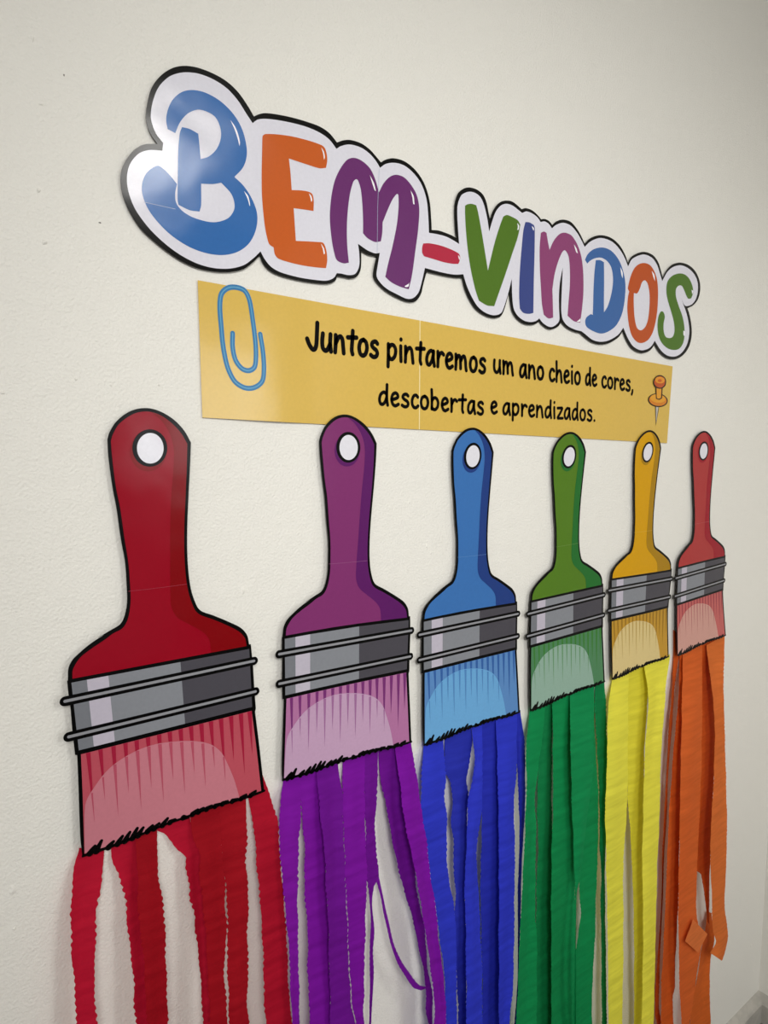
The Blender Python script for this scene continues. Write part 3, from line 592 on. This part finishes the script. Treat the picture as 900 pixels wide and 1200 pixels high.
streamer(CP, [(565,70),(590,260),(615,420),(640,530),(660,640),(680,760),(700,900),(715,1000),(722,1080),(722,1177)], [(630,45),(650,160),(670,290),(690,430),(710,580),(730,720),(745,860),(760,980),(770,1100),(772,1177)], PUR, .006, .018, 'purple crepe paper streamer running along the blue streamers', gp, up=4)
gb = 'blue crepe streamers'
streamer(CB, [(52,165),(45,280),(42,400),(52,480),(68,580),(80,680),(100,800),(118,930),(130,1050),(135,1200)], [(125,145),(128,220),(135,290),(130,350),(138,430),(137,520),(140,620),(150,690),(165,760),(170,850),(175,980),(172,1100),(178,1200)], BLU, .005, .013, 'blue crepe paper streamer running along the purple streamers', gb, up=3)
streamer(CB, [(130,145),(132,270),(148,300),(160,370),(152,450),(163,540),(163,620),(168,700),(166,800),(168,900),(172,1000),(178,1100),(180,1200)], [(228,110),(232,150),(227,200),(215,270),(210,300),(216,355),(213,450),(216,560),(208,680),(206,760),(210,850),(214,950),(210,1060),(212,1200)], '#2630ac', .003, .009, lab('blue', 1, 'purple'), gb)
streamer(CB, [(230,110),(234,150),(238,200),(238,260),(230,310),(218,358),(212,450),(210,560),(203,680),(206,800),(208,900),(210,1200)], [(268,90),(270,250),(268,400),(262,460),(250,520),(247,600),(255,680),(258,780),(263,880),(268,950),(268,1050),(270,1200)], BLU, .005, .014, lab('blue', 2, 'purple'), gb)
streamer(CB, [(262,90),(265,300),(266,430),(266,520),(263,600),(262,700),(263,800),(266,880),(268,960),(270,1200)], [(330,75),(340,300),(345,600),(345,800),(345,1000),(345,1200)], '#232dae', .003, .0095, lab('blue', 2, 'green'), gb)
streamer(CB, [(318,75),(326,300),(330,600),(330,800),(330,1000),(330,1200)], [(398,60),(396,240),(390,330),(386,430),(390,560),(388,700),(387,850),(385,1000),(380,1080),(370,1200)], BLU, .005, .0145, lab('blue', 1, 'green'), gb)
streamer(CB, [(392,60),(395,240),(400,300),(405,430),(405,560),(400,700),(400,850),(400,1000),(395,1100),(388,1200)], [(410,50),(425,150),(428,280),(425,450),(415,600),(412,750),(407,900),(405,1050),(400,1200)], '#232dae', .002, .009, 'blue crepe paper streamer running along the green streamers', gb, up=4)
gg = 'green crepe streamers'
streamer(CG, [(88,150),(80,220),(75,300),(78,420),(72,520),(70,620),(62,750),(58,850),(52,950),(48,1080),(42,1200)], [(140,130),(126,280),(112,380),(104,450),(110,520),(108,640),(107,800),(112,950),(112,1200)], GRN, .006, .0155, 'green crepe paper streamer running along the blue streamers', gg, up=3)
streamer(CG, [(110,140),(116,300),(114,400),(112,480),(116,560),(112,700),(109,830),(106,1000),(106,1200)], [(166,110),(164,220),(161,300),(163,380),(161,480),(165,600),(165,800),(162,1000),(165,1200)], '#047a42', .0015, .008, lab('green', 1, 'blue'), gg)
streamer(CG, [(162,110),(165,220),(165,300),(166,420),(164,520),(160,700),(160,1200)], [(228,85),(227,300),(232,500),(240,700),(240,850),(240,1000),(240,1200)], GRN, .005, .0135, lab('green', 2, 'blue'), gg)
streamer(CG, [(222,85),(225,300),(230,500),(238,700),(240,760),(238,850),(232,1000),(230,1200)], [(304,65),(302,200),(300,350),(284,480),(270,600),(255,720),(246,760),(243,850),(243,1000),(243,1200)], '#068a4d', .007, .0185, lab('green', 2, 'yellow'), gg)
streamer(CG, [(290,70),(296,300),(288,400),(272,520),(262,640),(254,740),(258,830),(250,900),(240,1000),(236,1200)], [(303,70),(304,200),(310,300),(316,400),(318,520),(315,650),(310,780),(305,950),(297,1080),(297,1200)], GRN, .003, .0105, lab('green', 1, 'yellow'), gg)
streamer(CG, [(306,70),(308,200),(314,300),(320,430),(322,600),(327,700),(325,800),(328,950),(328,1080),(330,1200)], [(338,55),(345,180),(350,300),(345,420),(345,520),(341,640),(340,750),(342,900),(344,1050),(346,1200)], '#047a42', .002, .008, 'narrow green crepe paper streamer running along the yellow streamers', gg, up=4, scal=.002)
gy = 'yellow crepe streamers'
streamer(CY, [(72,145),(60,220),(57,300),(55,420),(50,540),(52,650),(55,800),(58,950),(60,1200)], [(122,130),(120,300),(119,450),(116,560),(106,700),(106,900),(105,1050),(102,1200)], YLW, .005, .0135, 'yellow crepe paper streamer running along the green streamers', gy, up=3)
streamer(CY, [(112,130),(118,280),(118,480),(128,640),(135,800),(138,950),(138,1200)], [(182,110),(180,200),(174,300),(169,400),(170,600),(172,800),(172,1200)], '#e2d83e', .0015, .008, lab('yellow', 1, 'green'), gy)
streamer(CY, [(168,100),(182,200),(176,300),(170,400),(165,600),(163,700),(166,900),(162,1200)], [(248,80),(238,150),(228,280),(220,400),(217,550),(210,700),(205,900),(202,1050),(198,1200)], YLW, .006, .0155, 'yellow crepe paper streamer running along the orange streamers', gy, up=4)
go = 'orange crepe streamers'
streamer(CO, [(98,110),(95,200),(85,320),(78,450),(70,600),(65,700),(62,850),(52,1000),(45,1100),(44,1170),(50,1200)], [(114,125),(103,200),(94,330),(84,450),(77,620),(71,700),(67,830),(61,950),(56,1080),(56,1150),(62,1200)], '#c65318', .002, .006, 'narrow orange crepe streamer seen edge-on beside the yellow streamers', go, scal=.003, zend=.06)
streamer(CO, [(116,135),(112,250),(102,350),(92,480),(83,620),(78,750),(74,850),(67,1000),(62,1100),(62,1200)], [(134,120),(132,250),(128,330),(124,450),(118,600),(114,720),(112,850),(104,1000),(102,1090),(96,1120),(98,1200)], '#cf5a1c', .004, .011, lab('orange', 1, 'yellow'), go, zend=.06)
streamer(CO, [(125,120),(122,300),(118,500),(115,700),(112,850),(114,1000),(116,1100),(122,1200)], [(182,100),(182,300),(180,450),(174,600),(167,750),(166,880),(180,960),(168,1040),(158,1120),(145,1200)], ORA, .006, .0165, lab('orange', 2, 'yellow'), go, zend=.06)
streamer(CO, [(160,110),(172,250),(172,450),(165,600),(163,750),(178,760),(184,790),(192,850),(197,900)], [(240,80),(238,200),(225,350),(215,500),(212,600),(207,700),(203,800),(203,860),(204,910)], '#c65216', .0015, .0095, 'short dark orange crepe streamer ending above the folded tail', go, down=False)
streamer(CO, [(195,100),(218,300),(215,500),(208,620),(206,720),(210,820),(212,900),(214,930),(222,960),(206,992)], [(248,70),(245,200),(248,330),(252,480),(255,620),(252,750),(248,850),(258,940),(252,980),(240,1015)], '#dc7434', .006, .017, 'orange crepe streamer with a cut folded end, bordering the bare wall', go, up=4, down=False)
streamer(CO, [(196,880),(190,930),(178,990),(168,1060),(158,1110),(150,1160),(146,1200)], [(210,885),(218,950),(208,1005),(204,1060),(205,1120),(207,1200)], '#d26424', .005, .010, 'orange crepe streamer below the folded tail, reaching towards the skirting', go, up=4, zend=.06)
streamer(CO, [(155,893),(148,915),(138,940),(132,957)], [(198,937),(190,952),(182,968),(171,992)], '#e07a3e', .056, .020, 'small square folded tail of orange crepe sticking out of the streamers', go, up=0, down=False, curl=.002, scal=.0004)
